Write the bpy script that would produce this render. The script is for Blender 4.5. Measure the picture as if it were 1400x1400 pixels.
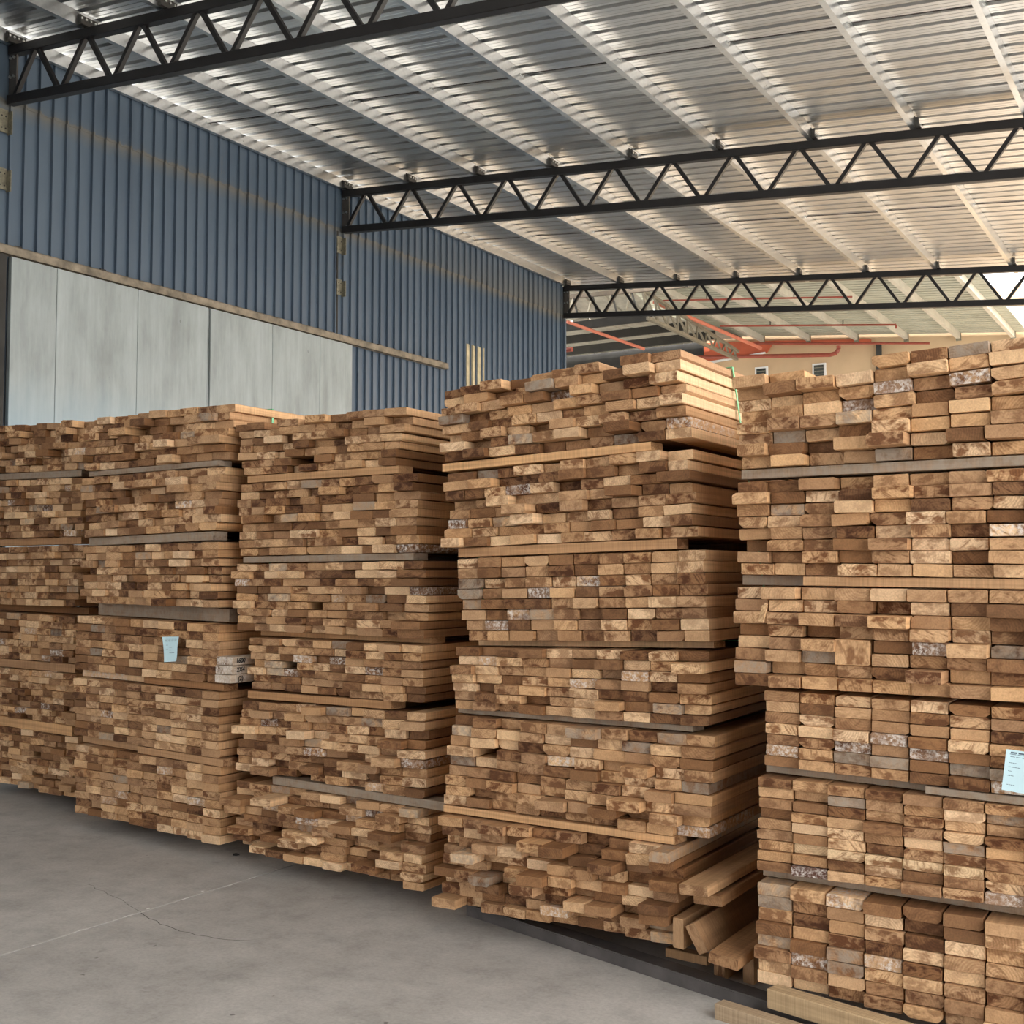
import bpy, bmesh, math, random
from mathutils import Vector, Matrix

rnd = random.Random(7)
S = bpy.context.scene
for o in list(bpy.data.objects):
    bpy.data.objects.remove(o)
COL = S.collection

# ------------------------------------------------------------------ camera, sky, sun, exposure
cd = bpy.data.cameras.new('camera'); cam = bpy.data.objects.new('camera', cd); COL.objects.link(cam)
cd.sensor_width = 36.0; cd.lens = 1611 / 1400 * 36.0; cd.clip_end = 500
cam.location = (0, 0, 1.6)
cam.rotation_euler = (math.radians(90 + 3.056), 0, math.radians(31.406))
S.camera = cam

W = bpy.data.worlds.new('sky'); S.world = W; W.use_nodes = True
bg = W.node_tree.nodes['Background']
bg.inputs['Color'].default_value = (1.0, 0.985, 0.96, 1); bg.inputs['Strength'].default_value = 1.9
sl = bpy.data.lights.new('sun', 'SUN'); sun = bpy.data.objects.new('sun', sl); COL.objects.link(sun)
sl.energy = 2.8; sl.angle = math.radians(3); sl.color = (1.0, 0.97, 0.92)
sun.location = (20, -15, 30)
sun.rotation_euler = Vector((-0.30, 0.30, -1.0)).to_track_quat('-Z', 'Y').to_euler()
S.view_settings.view_transform = 'Standard'; S.view_settings.look = 'None'
S.view_settings.exposure = 1.75; S.view_settings.gamma = 1.0
S.view_settings.use_curve_mapping = False

# ------------------------------------------------------------------ materials
def nt(name):
    m = bpy.data.materials.new(name); m.use_nodes = True
    n = m.node_tree.nodes; l = m.node_tree.links
    return m, n, l, n['Principled BSDF']

def ramp(n, l, src, stops):
    r = n.new('ShaderNodeValToRGB'); e = r.color_ramp.elements
    while len(e) < len(stops): e.new(0.5)
    for i, (p, c) in enumerate(stops):
        e[i].position = p; e[i].color = (c, c, c, 1) if not isinstance(c, tuple) else (*c, 1)
    l.new(src, r.inputs[0]); return r.outputs[0]

def noise(n, l, vec, scale, detail=3, rough=0.6, w=None):
    t = n.new('ShaderNodeTexNoise'); t.inputs['Scale'].default_value = scale
    t.inputs['Detail'].default_value = detail; t.inputs['Roughness'].default_value = rough
    if w is not None: t.noise_dimensions = '4D'; l.new(w, t.inputs['W'])
    if vec is not None: l.new(vec, t.inputs['Vector'])
    return t.outputs['Fac']

def mathn(n, l, op, a, b=None, clamp=False):
    m = n.new('ShaderNodeMath'); m.operation = op; m.use_clamp = clamp
    for i, v in enumerate((a, b)):
        if v is None: continue
        if isinstance(v, (int, float)): m.inputs[i].default_value = v
        else: l.new(v, m.inputs[i])
    return m.outputs[0]

def mix(n, l, f, a, b, kind='MIX'):
    m = n.new('ShaderNodeMix'); m.data_type = 'RGBA'; m.blend_type = kind
    if isinstance(f, (int, float)): m.inputs[0].default_value = f
    else: l.new(f, m.inputs[0])
    for k, v in ((6, a), (7, b)):
        if isinstance(v, tuple): m.inputs[k].default_value = (*v, 1)
        else: l.new(v, m.inputs[k])
    return m.outputs[2]

def vscale(n, l, vec, s, loc=(0, 0, 0)):
    m = n.new('ShaderNodeMapping'); m.inputs['Scale'].default_value = s; m.inputs['Location'].default_value = loc
    l.new(vec, m.inputs['Vector']); return m.outputs[0]

def bump(n, l, b, h, strength, dist):
    k = n.new('ShaderNodeBump'); k.inputs['Strength'].default_value = strength; k.inputs['Distance'].default_value = dist
    l.new(h, k.inputs['Height']); l.new(k.outputs[0], b.inputs['Normal'])

def plain(name, col, rough=0.6, metal=0.0, var=0.25, scale=6.0, bmp=0.0):
    """one colour with a soft mottled variation"""
    m, n, l, b = nt(name)
    tc = n.new('ShaderNodeTexCoord').outputs['Object']
    f = noise(n, l, tc, scale, 4)
    lo = tuple(c * (1 - var) for c in col); hi = tuple(min(1, c * (1 + var)) for c in col)
    c = ramp(n, l, f, [(0.3, lo), (0.7, hi)])
    l.new(c, b.inputs['Base Color'])
    b.inputs['Roughness'].default_value = rough; b.inputs['Metallic'].default_value = metal
    if bmp: bump(n, l, b, noise(n, l, tc, scale * 14, 3), bmp, 0.004)
    return m

def wood_material():
    """sawn hardwood: tint from the object colour, end grain rings with dark heart, sawn sides;
    object pass index 1 = flaking white end coating, 2 = weathered grey"""
    m, n, l, b = nt('sawn_hardwood')
    t = n.new('ShaderNodeTexCoord'); tc = t.outputs['Object']
    oi = n.new('ShaderNodeObjectInfo'); rw = mathn(n, l, 'MULTIPLY', oi.outputs['Random'], 57.0)
    tint = oi.outputs['Color']
    sep = n.new('ShaderNodeSeparateXYZ'); l.new(t.outputs['Normal'], sep.inputs[0])
    end = mathn(n, l, 'GREATER_THAN', mathn(n, l, 'ABSOLUTE', sep.outputs['Y']), 0.6)
    # end grain
    off = n.new('ShaderNodeCombineXYZ')
    l.new(mathn(n, l, 'MULTIPLY', mathn(n, l, 'SINE', mathn(n, l, 'MULTIPLY', rw, 3.7)), 0.06), off.inputs['X'])
    l.new(mathn(n, l, 'MULTIPLY', mathn(n, l, 'COSINE', mathn(n, l, 'MULTIPLY', rw, 5.3)), 0.06), off.inputs['Z'])
    add = n.new('ShaderNodeVectorMath'); add.operation = 'ADD'; l.new(tc, add.inputs[0]); l.new(off.outputs[0], add.inputs[1])
    flat = vscale(n, l, add.outputs[0], (1, 0.0, 1))
    ln = n.new('ShaderNodeVectorMath'); ln.operation = 'LENGTH'; l.new(flat, ln.inputs[0])
    wob = noise(n, l, flat, 30, 2, w=rw)
    ringv = mathn(n, l, 'ADD', mathn(n, l, 'MULTIPLY', ln.outputs['Value'], 620.0), mathn(n, l, 'MULTIPLY', wob, 9.0))
    rings = mathn(n, l, 'MULTIPLY_ADD', mathn(n, l, 'SINE', ringv), 0.5); n[-1].inputs[2].default_value = 0.5
    blot = ramp(n, l, noise(n, l, vscale(n, l, tc, (15, 3, 24)), 1.0, 3, 0.6, w=rw), [(0.47, 0.0), (0.58, 1.0)])
    ang = mathn(n, l, 'MULTIPLY', oi.outputs['Random'], 19.0)
    vr = n.new('ShaderNodeVectorRotate'); vr.rotation_type = 'Y_AXIS'; l.new(tc, vr.inputs['Vector']); l.new(ang, vr.inputs['Angle'])
    strk = ramp(n, l, noise(n, l, vscale(n, l, vr.outputs[0], (16, 3, 85)), 1.0, 3, 0.6, w=rw), [(0.50, 0.0), (0.62, 1.0)])
    blot = mathn(n, l, 'MAXIMUM', blot, mathn(n, l, 'MULTIPLY', strk, 0.75))
    fine = noise(n, l, tc, 150, 3, w=rw)
    dark = mix(n, l, 1.0, tint, (0.27, 0.165, 0.105), 'MULTIPLY')
    amount = ramp(n, l, mathn(n, l, 'FRACT', mathn(n, l, 'MULTIPLY', oi.outputs['Random'], 13.7)), [(0.0, 0.12), (0.45, 0.60), (0.85, 0.95)])
    e1 = mix(n, l, mathn(n, l, 'MULTIPLY', blot, amount), tint, dark)
    e2 = mix(n, l, mathn(n, l, 'MULTIPLY', rings, 0.55), e1, mix(n, l, 1.0, e1, (0.62, 0.55, 0.48), 'MULTIPLY'))
    ramt = ramp(n, l, mathn(n, l, 'FRACT', mathn(n, l, 'MULTIPLY', oi.outputs['Random'], 41.3)), [(0.4, 0.15), (0.9, 1.0)])
    e3 = mix(n, l, ramt, e1, e2)
    e4 = mix(n, l, 1.0, e3, ramp(n, l, fine, [(0.3, 0.78), (0.7, 1.1)]), 'MULTIPLY')
    # sawn faces
    g = noise(n, l, vscale(n, l, tc, (70, 1.6, 70)), 1.0, 4, w=rw)
    saw = noise(n, l, vscale(n, l, tc, (4, 130, 4)), 1.0, 2, w=rw)
    s1 = mix(n, l, 1.0, tint, ramp(n, l, g, [(0.3, (0.78, 0.74, 0.70)), (0.7, (1.22, 1.2, 1.16))]), 'MULTIPLY')
    s2 = mix(n, l, 0.6, s1, mix(n, l, 1.0, s1, ramp(n, l, saw, [(0.35, 0.75), (0.65, 1.15)]), 'MULTIPLY'))
    col = mix(n, l, end, s2, e4)
    # coatings
    p1 = mathn(n, l, 'COMPARE', oi.outputs['Object Index'], 1.0); n[-1].inputs[2].default_value = 0.1
    p2 = mathn(n, l, 'COMPARE', oi.outputs['Object Index'], 2.0); n[-1].inputs[2].default_value = 0.1
    near = n.new('ShaderNodeSeparateXYZ'); l.new(tc, near.inputs[0])
    nearm = mathn(n, l, 'LESS_THAN', near.outputs['Y'], 0.5)
    fl = mathn(n, l, 'MULTIPLY', ramp(n, l, noise(n, l, tc, 60, 5, 0.75, w=rw), [(0.46, 0.0), (0.60, 0.9)]), ramp(n, l, noise(n, l, tc, 14, 2, 0.5, w=rw), [(0.38, 0.35), (0.54, 1.0)]))
    col = mix(n, l, mathn(n, l, 'MULTIPLY', mathn(n, l, 'MULTIPLY', p1, nearm), fl), col, (0.66, 0.61, 0.56))
    gl = ramp(n, l, noise(n, l, tc, 22, 4, 0.7, w=rw), [(0.36, 0.0), (0.6, 0.72)])
    col = mix(n, l, mathn(n, l, 'MULTIPLY', p2, gl), col, (0.29, 0.245, 0.195))
    l.new(col, b.inputs['Base Color']); b.inputs['Roughness'].default_value = 0.78
    b.inputs['Specular IOR Level'].default_value = 0.25
    hh = mathn(n, l, 'ADD', fine, mathn(n, l, 'MULTIPLY', saw, 0.8))
    bump(n, l, b, hh, 0.35, 0.0025)
    return m

def concrete_material():
    m, n, l, b = nt('worn_concrete')
    tc = n.new('ShaderNodeNewGeometry').outputs['Position']
    a = noise(n, l, tc, 0.9, 6, 0.62); c = noise(n, l, tc, 5.0, 5, 0.7); d = noise(n, l, tc, 60, 3, 0.7)
    base = ramp(n, l, a, [(0.32, (0.33, 0.312, 0.288)), (0.68, (0.47, 0.447, 0.418))])
    base = mix(n, l, 1.0, base, ramp(n, l, c, [(0.3, 0.80), (0.5, 1.0), (0.72, 1.13)]), 'MULTIPLY')
    base = mix(n, l, 1.0, base, ramp(n, l, d, [(0.25, 0.86), (0.6, 1.06)]), 'MULTIPLY')
    st = ramp(n, l, noise(n, l, vscale(n, l, tc, (1, 1, 1), (3.3, 1.2, 0)), 2.1, 5, 0.75), [(0.62, 0.0), (0.72, 0.5)])
    base = mix(n, l, st, base, (0.14, 0.13, 0.12))
    sp = ramp(n, l, noise(n, l, tc, 17, 2, 0.5), [(0.75, 0.0), (0.79, 0.75)])
    base = mix(n, l, sp, base, (0.10, 0.09, 0.08))
    l.new(base, b.inputs['Base Color']); b.inputs['Roughness'].default_value = 0.72
    b.inputs['Specular IOR Level'].default_value = 0.3
    bump(n, l, b, mathn(n, l, 'ADD', c, d), 0.25, 0.004)
    return m

def clad_material():
    """blue painted cladding with a dusty grime line below the sheet lap and faint smears"""
    m, n, l, b = nt('blue_cladding_paint')
    tc = n.new('ShaderNodeNewGeometry').outputs['Position']
    f = noise(n, l, vscale(n, l, tc, (1, 1.5, 0.35)), 1.0, 4)
    c = ramp(n, l, f, [(0.3, (0.078, 0.112, 0.158)), (0.7, (0.105, 0.145, 0.195))])
    sep = n.new('ShaderNodeSeparateXYZ'); l.new(tc, sep.inputs[0])
    zz = mathn(n, l, 'ADD', sep.outputs['Z'], mathn(n, l, 'MULTIPLY', noise(n, l, vscale(n, l, tc, (1, 3, 1)), 2.0, 3), -0.12))
    below = ramp(n, l, mathn(n, l, 'MULTIPLY', mathn(n, l, 'SUBTRACT', zz, 6.70), 2.2), [(0.30, 0.0), (0.55, 0.35), (0.68, 0.75), (0.76, 0.85), (0.80, 0.12), (1.0, 0.0)])
    c = mix(n, l, below, c, (0.19, 0.175, 0.145))
    farm = mathn(n, l, 'MULTIPLY', ramp(n, l, mathn(n, l, 'MULTIPLY', sep.outputs['Y'], 0.045), [(0.70, 0.0), (0.92, 0.6)]),
                 ramp(n, l, mathn(n, l, 'SUBTRACT', zz, 6.9), [(0.0, 0.0), (0.2, 1.0), (0.75, 0.15)]))
    c = mix(n, l, farm, c, (0.22, 0.20, 0.16))
    sm = ramp(n, l, noise(n, l, vscale(n, l, tc, (1, 2.2, 0.9)), 1.6, 4, 0.7), [(0.66, 0.0), (0.78, 0.5)])
    c = mix(n, l, sm, c, (0.17, 0.15, 0.13))
    l.new(c, b.inputs['Base Color']); b.inputs['Roughness'].default_value = 0.42
    return m

def door_material():
    m, n, l, b = nt('weathered_grey_door_paint')
    tc = n.new('ShaderNodeNewGeometry').outputs['Position']
    a = noise(n, l, vscale(n, l, tc, (1, 2.6, 0.8)), 1.0, 5, 0.65)
    c = ramp(n, l, a, [(0.3, (0.27, 0.300, 0.295)), (0.5, (0.35, 0.39, 0.39)), (0.72, (0.42, 0.465, 0.47))])
    s = noise(n, l, vscale(n, l, tc, (1, 9, 0.5)), 1.0, 4, 0.7)
    c = mix(n, l, 1.0, c, ramp(n, l, s, [(0.3, 0.86), (0.7, 1.07)]), 'MULTIPLY')
    sep = n.new('ShaderNodeSeparateXYZ'); l.new(tc, sep.inputs[0])
    low = mathn(n, l, 'MULTIPLY', ramp(n, l, mathn(n, l, 'MULTIPLY', mathn(n, l, 'ADD', sep.outputs['Z'], mathn(n, l, 'MULTIPLY', a, 0.7)), 0.2), [(0.70, 1.0), (0.86, 0.0)]),
                ramp(n, l, mathn(n, l, 'MULTIPLY', sep.outputs['Y'], 0.08), [(0.80, 1.0), (0.98, 0.1)]))
    c = mix(n, l, mathn(n, l, 'MULTIPLY', low, 0.75), c, (0.32, 0.44, 0.52))
    ru = ramp(n, l, noise(n, l, vscale(n, l, tc, (1, 2.2, 1.2), (0, 0.35, 0.1)), 2.4, 5, 0.75), [(0.66, 0.0), (0.74, 0.7)])
    c = mix(n, l, mathn(n, l, 'MULTIPLY', ru, low), c, (0.42, 0.37, 0.20))
    dk = ramp(n, l, noise(n, l, vscale(n, l, tc, (1, 9, 3.5)), 1.0, 3, 0.6), [(0.74, 0.0), (0.77, 0.7)])
    c = mix(n, l, dk, c, (0.14, 0.15, 0.15))
    l.new(c, b.inputs['Base Color']); b.inputs['Roughness'].default_value = 0.55
    return m

def galv_material(name, col, rough, streak=True):
    m, n, l, b = nt(name)
    tc = n.new('ShaderNodeNewGeometry').outputs['Position']
    a = noise(n, l, vscale(n, l, tc, (0.7, 26, 26)), 1.0, 3, 0.6); c = noise(n, l, tc, 1.3, 3)
    k = mathn(n, l, 'ADD', mathn(n, l, 'MULTIPLY', a, 0.6), mathn(n, l, 'MULTIPLY', c, 0.4))
    cc = ramp(n, l, k, [(0.3, tuple(x * 0.88 for x in col)), (0.7, tuple(min(1, x * 1.06) for x in col))])
    l.new(cc, b.inputs['Base Color']); b.inputs['Metallic'].default_value = 1.0
    l.new(ramp(n, l, k, [(0.3, rough * 0.9), (0.7, rough * 1.12)]), b.inputs['Roughness'])
    return m

M = {}
M['wood'] = wood_material()
M['concrete'] = concrete_material()
M['clad'] = clad_material()
M['door'] = door_material()
M['roof'] = galv_material('galvanised_roof_sheet', (0.75, 0.755, 0.755), 0.31)
M['purlin'] = galv_material('galvanised_purlin', (0.70, 0.72, 0.73), 0.30)
M['black'] = plain('black_painted_steel', (0.016, 0.014, 0.014), 0.42, 0.0, 0.2, 5)
M['bolt'] = plain('zinc_bolt', (0.75, 0.75, 0.73), 0.35, 1.0, 0.1, 40)
M['plate'] = plain('grimy_bracket_steel', (0.24, 0.22, 0.16), 0.5, 0.35, 0.35, 18)
M['track'] = plain('rust_grey_track_steel', (0.24, 0.20, 0.15), 0.6, 0.2, 0.5, 5)
M['cream'] = plain('cream_translucent_sheet', (0.60, 0.50, 0.31), 0.5, 0.0, 0.25, 5)
M['gapfill'] = plain('joint_filler', (0.06, 0.055, 0.05), 0.9, 0.0, 0.4, 30)
M['chip'] = plain('pale_grit', (0.55, 0.53, 0.50), 0.9, 0.0, 0.2, 60)
M['dirt'] = plain('dark_debris', (0.03, 0.027, 0.024), 0.9, 0.0, 0.4, 60)
M['steel'] = plain('dark_mill_steel', (0.075, 0.066, 0.064), 0.5, 0.3, 0.35, 7, 0.15)
M['paper'] = plain('pale_blue_paper', (0.50, 0.68, 0.74), 0.8, 0.0, 0.05, 8)
M['ink'] = plain('print_ink', (0.07, 0.10, 0.14), 0.8, 0.0, 0.1, 50)
M['marker'] = plain('black_marker_ink', (0.02, 0.018, 0.018), 0.7, 0.0, 0.1, 50)
M['strap'] = plain('green_plastic_strap', (0.10, 0.42, 0.17), 0.35, 0.0, 0.15, 8)
M['seal'] = plain('strap_seal_metal', (0.6, 0.6, 0.58), 0.4, 0.9, 0.1, 30)
M['oldroof'] = plain('aged_pale_green_roof_sheet', (0.40, 0.41, 0.34), 0.55, 0.0, 0.14, 2)
M['oldpurlin'] = plain('aged_canopy_purlin', (0.50, 0.47, 0.40), 0.55, 0.0, 0.12, 3)
M['brownsteel'] = plain('brown_canopy_beam', (0.10, 0.075, 0.05), 0.6, 0.1, 0.3, 6)
M['darkbeam'] = plain('dark_shed_beam', (0.03, 0.027, 0.022), 0.7, 0.0, 0.3, 4)
M['shedroof'] = plain('dull_shed_roof_sheet', (0.42, 0.39, 0.32), 0.6, 0.1, 0.25, 4)
M['silver'] = plain('aluminium_painted_truss', (0.27, 0.24, 0.18), 0.5, 0.3, 0.2, 6)
M['peach'] = plain('peach_rendered_wall', (0.58, 0.41, 0.25), 0.85, 0.0, 0.06, 1.2, 0.1)
M['orange'] = plain('orange_red_fascia_paint', (0.55, 0.12, 0.055), 0.6, 0.0, 0.1, 3)
M['redpipe'] = plain('red_pipe_paint', (0.30, 0.065, 0.04), 0.5, 0.0, 0.15, 6)
M['pinkpipe'] = plain('salmon_pipe_paint', (0.60, 0.19, 0.12), 0.5, 0.0, 0.12, 6)
M['white'] = plain('white_paint', (0.82, 0.82, 0.80), 0.6, 0.0, 0.04, 2)
M['bluewall'] = plain('bright_blue_wall_paint', (0.07, 0.23, 0.66), 0.6, 0.0, 0.06, 1)
M['louvre'] = plain('dark_louvre_glass', (0.05, 0.055, 0.05), 0.25, 0.0, 0.3, 9)
M['shadewall'] = plain('dark_shed_wall', (0.035, 0.033, 0.03), 0.8, 0.0, 0.3, 2)

# ------------------------------------------------------------------ mesh helpers
class MB:
    def __init__(s): s.v = []; s.f = []
    def add(s, v, f):
        k = len(s.v); s.v += [Vector(p) for p in v]; s.f += [tuple(i + k for i in q) for q in f]; return s
    def box(s, lo, hi):
        (a, b, c), (d, e, g) = lo, hi
        return s.add([(a,b,c),(d,b,c),(d,e,c),(a,e,c),(a,b,g),(d,b,g),(d,e,g),(a,e,g)],
                     [(0,3,2,1),(4,5,6,7),(0,1,5,4),(1,2,6,5),(2,3,7,6),(3,0,4,7)])
    def beam(s, p, q, w, h, up=(0, 0, 1), ch=0.0):
        """box section from p to q; w across, h along up; optional chamfer"""
        p = Vector(p); q = Vector(q); d = (q - p).normalized(); u = Vector(up)
        u = (u - d * u.dot(d)).normalized(); r = d.cross(u)
        if ch: pr = [(-w/2+ch,-h/2),(w/2-ch,-h/2),(w/2,-h/2+ch),(w/2,h/2-ch),(w/2-ch,h/2),(-w/2+ch,h/2),(-w/2,h/2-ch),(-w/2,-h/2+ch)]
        else: pr = [(-w/2,-h/2),(w/2,-h/2),(w/2,h/2),(-w/2,h/2)]
        k = len(pr)
        v = [p + r*a + u*b for a, b in pr] + [q + r*a + u*b for a, b in pr]
        f = [(i, i + k, (i + 1) % k + k, (i + 1) % k) for i in range(k)] + [tuple(range(k)), tuple(range(2*k - 1, k - 1, -1))]
        return s.add(v, f)
    def tube(s, p, q, r, n=8):
        p = Vector(p); q = Vector(q); d = (q - p).normalized()
        a = d.orthogonal().normalized(); b = d.cross(a)
        ring = [a * math.cos(2*math.pi*i/n) * r + b * math.sin(2*math.pi*i/n) * r for i in range(n)]
        v = [p + t for t in ring] + [q + t for t in ring]
        f = [(i, (i + 1) % n, (i + 1) % n + n, i + n) for i in range(n)] + [tuple(range(n - 1, -1, -1)), tuple(range(n, 2*n))]
        return s.add(v, f)
    def build(s, name, mat, parent=None, smooth=False):
        off = parent_world(parent) if parent else Vector((0, 0, 0))
        me = bpy.data.meshes.new(name)
        me.from_pydata([p - off for p in s.v], [], s.f); me.update()
        bm = bmesh.new(); bm.from_mesh(me); bmesh.ops.recalc_face_normals(bm, faces=bm.faces); bm.to_mesh(me); bm.free()
        me.materials.append(M[mat] if isinstance(mat, str) else mat)
        o = bpy.data.objects.new(name, me); COL.objects.link(o)
        if parent: o.parent = parent
        return o

def parent_world(p):
    v = Vector((0, 0, 0))
    while p: v += p.location; p = p.parent
    return v

def tag(o, label, cat, group=None):
    o['label'] = label; o['category'] = cat
    if group: o['group'] = group
    return o
def struct(o, label=None):
    o['kind'] = 'structure'
    if label: o['label'] = label
    return o
def thing(name, loc, label=None, cat=None, group=None):
    o = bpy.data.objects.new(name, None); o.empty_display_size = 0.1; COL.objects.link(o); o.location = loc
    if label: tag(o, label, cat, group)
    return o
def lerp(a, b, t): return a + (b - a) * t

# ------------------------------------------------------------------ floor and outside ground
floor = MB().box((-13, -32, -0.20), (9, 27, -0.06)).build('floor', 'gapfill')
struct(floor, 'worn grey concrete shed floor with an open joint')
JX = -4.47
def slab(x0, x1, y0, y1):
    mb = MB(); c = 0.002
    mb.add([(x0,y0,-0.15),(x1,y0,-0.15),(x1,y1,-0.15),(x0,y1,-0.15),(x0,y0,-c),(x1,y0,-c),(x1,y1,-c),(x0,y1,-c),
            (x0+c,y0+c,0),(x1-c,y0+c,0),(x1-c,y1-c,0),(x0+c,y1-c,0)],
           [(0,3,2,1),(0,1,5,4),(1,2,6,5),(2,3,7,6),(3,0,4,7),(4,5,9,8),(5,6,10,9),(6,7,11,10),(7,4,8,11),(8,9,10,11)])
    return mb.build('slab', 'concrete', floor)
slab(-13, JX - 0.006, -32, 27); slab(JX + 0.006, 2.5, -32, 27); slab(2.508, 9, -32, 27)
def crack(pts, w):
    mb = MB()
    for (a, b) in zip(pts, pts[1:]):
        a = Vector((*a, 0.0006)); b = Vector((*b, 0.0006)); d = (b - a).normalized(); s = Vector((-d.y, d.x, 0)) * w
        mb.add([a - s, b - s, b + s, a + s], [(0, 1, 2, 3)])
    return mb.build('crack', 'gapfill', floor)
pts = [(-4.46, 3.93)]
for i in range(14):
    t = (i + 1) / 14; pts.append((-4.46 + 0.75 * t, 3.93 - 0.1 * math.sin(t * 2.6) + rnd.uniform(-0.012, 0.012)))
crack(pts, 0.0022)
pts = [(-4.47, 3.94)]
for i in range(10):
    t = (i + 1) / 10; pts.append((-4.47 - 0.65 * t, 3.95 + 0.2 * t + rnd.uniform(-0.012, 0.012)))
crack(pts, 0.0012)
# spalled edges of the joint: slivers of pale filler
mb = MB(); y = 1.5
while y < 5.2:
    ln = rnd.uniform(0.02, 0.10); x = JX + rnd.uniform(-0.012, 0.012); w = rnd.uniform(0.002, 0.005)
    mb.add([(x-w,y,0.0004),(x+w,y+ln*0.2,0.0004),(x+w*0.7,y+ln,0.0004),(x-w*0.6,y+ln*0.8,0.0004),(x,y+ln*0.5,0.004)],
           [(0,1,4),(1,2,4),(2,3,4),(3,0,4)])
    y += ln + rnd.uniform(0.04, 0.30)
jf = mb.build('joint_filler', 'chip', floor); jf['kind'] = 'stuff'

ground = MB().box((-120, -120, -0.6), (150, 160, -0.21)).build('ground', plain('sunlit_yard_concrete', (0.44, 0.43, 0.40), 0.85, 0, 0.15, 0.4))
struct(ground, 'pale concrete yard around the shed')

# ------------------------------------------------------------------ blue clad wall on the left
WX = -12.0; WY0 = 4.4 - 0.194 * 5 * 8; WY1 = 21.74; RIB = 0.194
wall = thing('wall_left', (WX, WY0, 0)); struct(wall, 'blue ribbed metal cladding wall')
def clad_sheet(y0, nr, z0, z1, dx, name='cladding_sheet', mat='clad', parent=wall, lap=0.02):
    """nr pans with trapezoid ribs; real thickness"""
    pr = []
    for i in range(nr):
        b = y0 + i * RIB
        pr += [(0, b), (0, b + 0.137), (0.040, b + 0.140), (0.040, b + 0.160), (0, b + 0.188)]
    pr.append((0, y0 + nr * RIB + lap * 0.2))
    t = 0.004; k = len(pr); mb = MB()
    v = [(WX + dx + a, b, z0) for a, b in pr] + [(WX + dx + a, b, z1) for a, b in pr]
    v += [(WX + dx + a - t, b, z0) for a, b in pr] + [(WX + dx + a - t, b, z1) for a, b in pr]
    f = []
    for i in range(k - 1):
        f += [(i, i + 1, k + i + 1, k + i), (2*k + i, 3*k + i, 3*k + i + 1, 2*k + i + 1),
              (i, 2*k + i, 2*k + i + 1, i + 1), (k + i, k + i + 1, 3*k + i + 1, 3*k + i)]
    f += [(0, k, 3*k, 2*k), (k - 1, 3*k - 1, 4*k - 1, 2*k - 1)]
    mb.add(v, f); return mb.build(name, mat, parent)
NS = 5; ns = int((WY1 - WY0) / (RIB * NS)) + 1
for i in range(ns):
    y0 = WY0 + i * RIB * NS; n_ = min(NS, int(round((WY1 - y0) / RIB)))
    if n_ <= 0: continue
    clad_sheet(y0, n_, 0.0, 7.13, 0.0)
    clad_sheet(y0, n_, 7.09 + rnd.uniform(-0.006, 0.006), 7.86, 0.009)
MB().box((WX - 0.06, WY0, 0), (WX - 0.02, WY1, 7.86)).build('backing', 'shadewall', wall)
MB().box((WX - 0.06, WY0, 7.80), (WX + 0.055, WY1 + 0.02, 7.865)).build('eave_flashing', plain('dark_blue_flashing', (0.03, 0.05, 0.09), 0.45), wall)
MB().box((WX - 0.08, WY1 - 0.03, 0), (WX + 0.06, WY1 + 0.03, 7.72)).build('corner_trim', 'clad', wall)
MB().box((WX - 6.0, WY1 + 0.0, 0), (WX - 0.08, WY1 + 0.04, 7.7)).build('return_wall', 'clad', wall)
clad_sheet(18.02, 3, 3.2, 5.88, 0.012, 'patch_sheet', 'cream')
for y in (14.28,):      # open sheet joint at the column line
    MB().box((WX - 0.01, y, 5.4), (WX + 0.036, y + 0.03, 7.05)).build('sheet_joint', 'shadewall', wall)
MB().box((WX - 0.01, 8.22, 5.4), (WX + 0.036, 8.25, 7.05)).build('sheet_joint', 'shadewall', wall)

wb = MB().box((-12.0, -16.1, 0), (3.7, -16.0, 7.9)).build('added_wall_back', 'clad'); struct(wb, 'unseen blue clad wall added behind the camera to darken that side')  # unseen wall, added so the roof ribs reflect a dark area
wr = MB().box((3.62, -16.0, 0), (3.72, -3.0, 6.30)).build('added_wall_right', 'clad'); struct(wr, 'unseen blue clad side wall added to cut light from behind')  # unseen wall, added to keep the light coming from the open right side
# sliding door leaves and track
door = thing('door_1', (WX + 0.1, 8.4, 0)); struct(door, 'pale grey sliding door leaf under the track, left leaf')
door2 = thing('door_2', (WX + 0.1, 11.5, 0)); struct(door2, 'pale grey sliding door leaf, right leaf with lower end seam')
for d, seams in ((door, [8.42, 9.04, 10.26, 11.485]), (door2, [11.515, 12.75, 13.8, 14.58])):
    for a, b in zip(seams, seams[1:]):
        g = 0.003; x0, x1, c = WX + 0.06, WX + 0.115, 0.004
        mb = MB(); y0, y1, z0, z1 = a + g, b - g, 0.02, 5.26
        mb.add([(x0,y0,z0),(x0,y1,z0),(x0,y1,z1),(x0,y0,z1),(x1-c,y0,z0),(x1-c,y1,z0),(x1-c,y1,z1),(x1-c,y0,z1),
                (x1,y0+c,z0+c),(x1,y1-c,z0+c),(x1,y1-c,z1-c),(x1,y0+c,z1-c)],
               [(0,1,2,3),(0,1,5,4),(1,2,6,5),(2,3,7,6),(3,0,4,7),(4,5,9,8),(5,6,10,9),(6,7,11,10),(7,4,8,11),(8,9,10,11)])
        mb.build('door_panel', 'door', d)
    MB().box((WX + 0.05, seams[0], 0.02), (WX + 0.058, seams[-1], 5.25)).build('door_backing', 'shadewall', d)
    yy = seams[-1] - 0.012 if d is door else seams[0] + 0.012
    MB().box((WX + 0.1, yy - 0.006, 0.02), (WX + 0.121, yy + 0.006, 5.24)).build('meeting_stile', 'door', d)
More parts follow.
